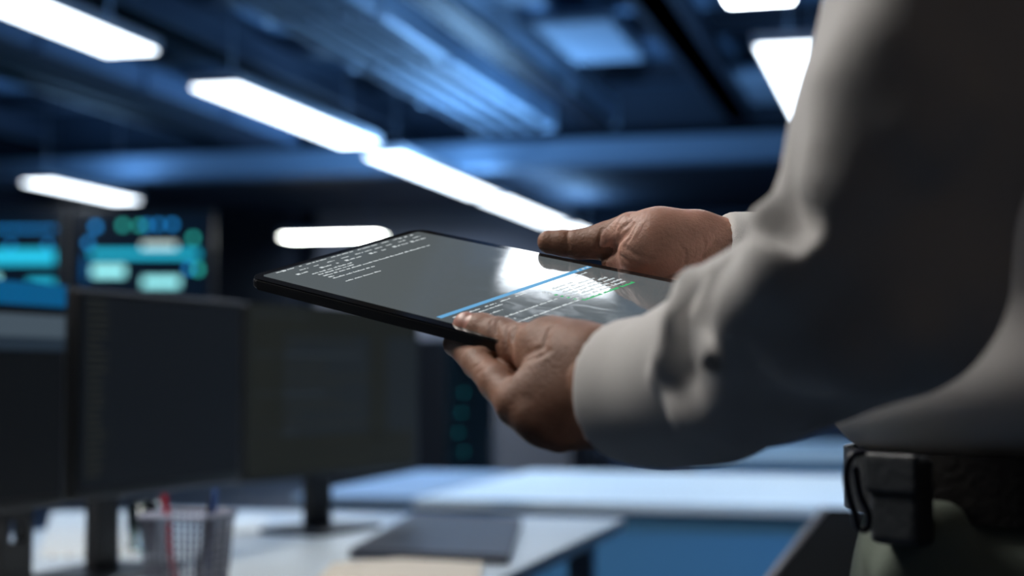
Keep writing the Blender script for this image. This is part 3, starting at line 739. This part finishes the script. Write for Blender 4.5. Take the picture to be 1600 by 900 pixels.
# ---- shirt
SH = SDF()
SH.ell(B_(0, 0.012, 1.29), (0.205, 0.138, 0.215), AX, 0.04)
SH.ell(B_(0, 0.045, 1.09), (0.186, 0.158, 0.075), AX, 0.06)
SH.chain([(SHL, 0.064), (SHR, 0.064)], 0.05)
SH.chain([(B_(0, 0, 1.46), 0.075), (B_(0, 0.005, 1.52), 0.066)], 0.03)
SH.chain([(SHL + UP * 0.0, 0.068), (P(1476, 20, 0.80), R(166, 0.80)), (P(1430, 190, 0.775), R(166, 0.775)), (P(1372, 420, 0.77), R(190, 0.77))], 0.03)
arm = [(915, 610, 0.990, 90), (978, 610, 0.962, 97), (1040, 612, 0.935, 108), (1110, 590, 0.90, 124), (1190, 540, 0.85, 142), (1270, 500, 0.81, 150), (1372, 440, 0.78, 180)]
cd = (P(915, 607, 0.99) - P(1000, 605, 0.95)).normalized(); cc = P(986, 605, 0.962)
rd = (WRR - ELR).normalized(); rc = P(1122, 400, 1.235)
NS = SDF(); NS.chain([(P(x, y, d), R(r, d)) for x, y, d, r in arm], 0.02)
NS.plane(cc + cd * 0.004, cd, 0.003); NS.chain([(cc - cd * 0.035, R(78, 0.97)), (cc + cd * 0.03, R(84, 0.97))], 0.002, sub=True)
FS = SDF(); FS.chain([(SHR, 0.066), (ELR, 0.062)], 0.03); FS.chain([(ELR, 0.060), (rc - rd * 0.03, 0.034), (rc + rd * 0.02, 0.033)], 0.02)
FS.plane(rc, rd, 0.003); FS.chain([(rc - rd * 0.012, 0.0245), (rc + rd * 0.03, 0.0255)], 0.002, sub=True)
SH.merge(NS, 0.02); SH.merge(FS, 0.02)
# soft folds on the near sleeve: ridges and valleys laid on its surface
def fold(pts, r, k, sub=False, sink=0.4):
    q = []
    for x, y in pts:
        p = march(SH, x, y, t1=0.98)
        if p is not None: q.append(p + (p - EYE).normalized() * r * (-0.55 if sub else sink))
    return q, r, k, sub
folds = [fold([(1470, 165), (1420, 215), (1335, 300), (1270, 370), (1225, 430), (1180, 480), (1150, 540)], 0.017, 0.016, False, 0.25),
         fold([(1215, 262), (1190, 310), (1200, 350), (1240, 385), (1275, 370)], 0.009, 0.016),
         fold([(1125, 385), (1105, 440), (1100, 500), (1112, 570)], 0.007, 0.013),
         fold([(1075, 440), (1060, 500), (1045, 560), (1030, 590)], 0.006, 0.012),
         fold([(1160, 330), (1150, 400), (1160, 460)], 0.007, 0.014),
         fold([(1390, 20), (1380, 90), (1350, 150)], 0.014, 0.03),
         fold([(1250, 640), (1160, 660), (1080, 640)], 0.009, 0.02),
         fold([(1400, 520), (1330, 560), (1250, 560)], 0.010, 0.025),
         fold([(1240, 300), (1235, 330), (1255, 355)], 0.010, 0.018, True),
         fold([(1140, 400), (1135, 460), (1140, 520)], 0.006, 0.014, True),
         fold([(1090, 450), (1080, 510), (1078, 570)], 0.005, 0.012, True),
         fold([(1185, 560), (1150, 610), (1090, 650)], 0.007, 0.016),
         fold([(1330, 150), (1325, 230), (1290, 300)], 0.010, 0.022)]
for q, r, k, sub in folds:
    if len(q) > 1: SH.chain([(p, r) for p in q], k, sub)
SH.plane(B_(0, 0, 1.040), -UP, 0.010)
SH.cap(B_(0, 0.01, 1.50), B_(0, 0.02, 1.62), 0.058, 0.064, 0.004, sub=True)
m_shirt = mat('white_shirt_cotton', (0.74, 0.73, 0.72), 0.85, bump=0.25, bscale=900, spec=0.25)
lo, hi = (base.x - 0.56, base.y - 0.50, 1.0), (base.x + 0.42, base.y + 0.45, 1.56)
link('shirt', to_mesh('shirt', [surface_nets(SH, lo, hi, 0.0039)], [m_shirt], None, base), person)
cb = MB().tube((0, 0, -0.001), (0, 0, 0.002), 0.0055, n=20).build('cuff_button', mat('shirt_button', (0.8, 0.8, 0.78), 0.35), person, smooth=False)
bp = march(SH, 1113, 566)
if bp is not None:
    cb.location = bp - base; cb.rotation_euler = (EYE - bp).to_track_quat('Z', 'Y').to_euler()

# ---- trousers, belt, shoes
TR = SDF()
TR.ell(B_(0, 0.04, 0.97), (0.172, 0.140, 0.13), AX, 0.03)
for s in (-1, 1):
    TR.chain([(B_(s * 0.09, 0.045, 0.93), 0.100), (B_(s * 0.10, 0.065, 0.52), 0.076)], 0.03)
    TR.chain([(B_(s * 0.10, 0.065, 0.52), 0.076), (B_(s * 0.11, 0.03, 0.06), 0.068)], 0.02)
def tfold(pts, r, k, sub=False):
    q = [march(TR, x, y) for x, y in pts]; q = [p for p in q if p is not None]
    if len(q) > 1: TR.chain([(p, r) for p in q], k, sub)
tfold([(1500, 790), (1440, 805), (1390, 830), (1375, 870)], 0.009, 0.02)
tfold([(1480, 830), (1430, 860), (1400, 905)], 0.010, 0.02)
TR.plane(B_(0, 0, 1.068), UP, 0.004); TR.plane(B_(0, 0, 0.055), -UP, 0.004)
m_trouser = mat('grey_green_trouser_cloth', (0.22, 0.26, 0.22), 0.85, bump=0.3, bscale=700, spec=0.2)
link('trousers', to_mesh('trousers', [surface_nets(TR, (base.x - 0.45, base.y - 0.42, 0.02), (base.x + 0.42, base.y + 0.45, 1.08), 0.006)], [m_trouser], None, base), person)
def ring(rx, ry, z0, z1, th, c, name, mt, parent, M=None):
    g = bmesh.new(); n = 72; R4 = []
    for (r_, z_) in ((0, z0), (th, z0), (th, z1), (0, z1)):
        R4.append([g.verts.new(c + RT * ((rx + r_) * math.cos(t * math.tau / n)) + FW * ((ry + r_) * math.sin(t * math.tau / n)) + UP * z_) for t in range(n)])
    for i in range(4):
        A_, B2 = R4[i], R4[(i + 1) % 4]
        for t in range(n): g.faces.new((A_[t], A_[(t + 1) % n], B2[(t + 1) % n], B2[t]))
    bmesh.ops.recalc_face_normals(g, faces=g.faces[:])
    me = bpy.data.meshes.new(name); g.to_mesh(me); g.free(); me.materials.append(mt)
    for p in me.polygons: p.use_smooth = False
    return link(name, me, parent)
m_leather = mat('black_leather', (0.010, 0.009, 0.009), 0.45, bump=0.3, bscale=200)
belt = ring(0.168, 0.142, 1.012, 1.052, 0.006, FW * 0.041, 'belt', m_leather, person)
ctr = FW * (0.041 + 0.142 + 0.009) + UP * 1.032
bk = MB().box((-0.022, -0.004, -0.02), (0.022, 0.004, 0.02), 0.002).build('belt_buckle', mat('belt_buckle_steel', (0.5, 0.5, 0.52), 0.25, 1.0), belt)
bk.location = ctr; bk.rotation_euler.z = math.atan2(RT.y, RT.x)
for s in (-1, 1):
    SE = SDF(); a_ = B_(s * 0.11, -0.03, 0.045); b2 = B_(s * 0.128, 0.19, 0.036)
    SE.chain([(a_, 0.042), (b2, 0.038)], 0.02); SE.chain([(B_(s * 0.11, 0.02, 0.05), 0.045), (B_(s * 0.11, 0.03, 0.11), 0.045)], 0.02)
    SE.plane(B_(0, 0, 0.0015), -UP, 0.002); SE.plane(B_(0, 0, 0.115), UP, 0.002)
    lo, hi = bounds([a_, b2, B_(s * 0.11, 0.03, 0.12)], 0.06); lo[2] = -0.02
    link('shoe', to_mesh('shoe', [surface_nets(SE, lo, hi, 0.004)], [m_leather], None, base), person)

# ---- phone pouch clipped on the belt
pc = march(TR, 1448, 775) or B_(-0.17, 0.08, 1.0)
dirn = (pc - (base + FW * 0.041 + UP * pc.z)); dirn.z = 0; dirn.normalize()
pc = pc + dirn * 0.024
po = empty('belt_pouch', (pc.x, pc.y, 1.0), math.atan2(dirn.y, dirn.x) - math.pi / 2 + math.pi)
tag(po, 'dark grey leather phone pouch clipped on the black belt', 'pouch')
m_pouch = mat('pouch_leather', (0.035, 0.042, 0.05), 0.5, bump=0.3, bscale=150)
MB().box((-0.018, -0.010, 0), (0.018, 0.009, 0.052), 0.005).build('pouch_body', m_pouch, po)
MB().box((-0.019, -0.0125, 0.030), (0.019, -0.008, 0.054), 0.003).build('flap', m_pouch, po)
MB().box((-0.010, 0.009, 0.012), (0.010, 0.014, 0.045), 0.002).build('belt_clip', m_black, po)
# looped cord hanging in front of the pouch
cv = bpy.data.curves.new('cord', 'CURVE'); cv.dimensions = '3D'; cv.bevel_depth = 0.0022; cv.bevel_resolution = 3
sp = cv.splines.new('BEZIER'); dd_ = 0.92
cp = [(1352, 706), (1332, 712), (1323, 735), (1325, 765), (1334, 798), (1350, 828), (1358, 812), (1343, 770), (1336, 730)]
sp.bezier_points.add(len(cp) - 1)
for b, q in zip(sp.bezier_points, cp): b.co = P(*q, dd_); b.handle_left_type = b.handle_right_type = 'AUTO'
cv.materials.append(mat('dark_cord', (0.01, 0.012, 0.03), 0.35))
co = bpy.data.objects.new('looped_cord_curve', cv); COL.objects.link(co); bpy.context.view_layer.update()
me = bpy.data.meshes.new_from_object(co.evaluated_get(bpy.context.evaluated_depsgraph_get())); bpy.data.objects.remove(co)
co = link('looped_cord', me)
tag(co, 'thin dark looped cord hanging in front of the belt pouch', 'cord')
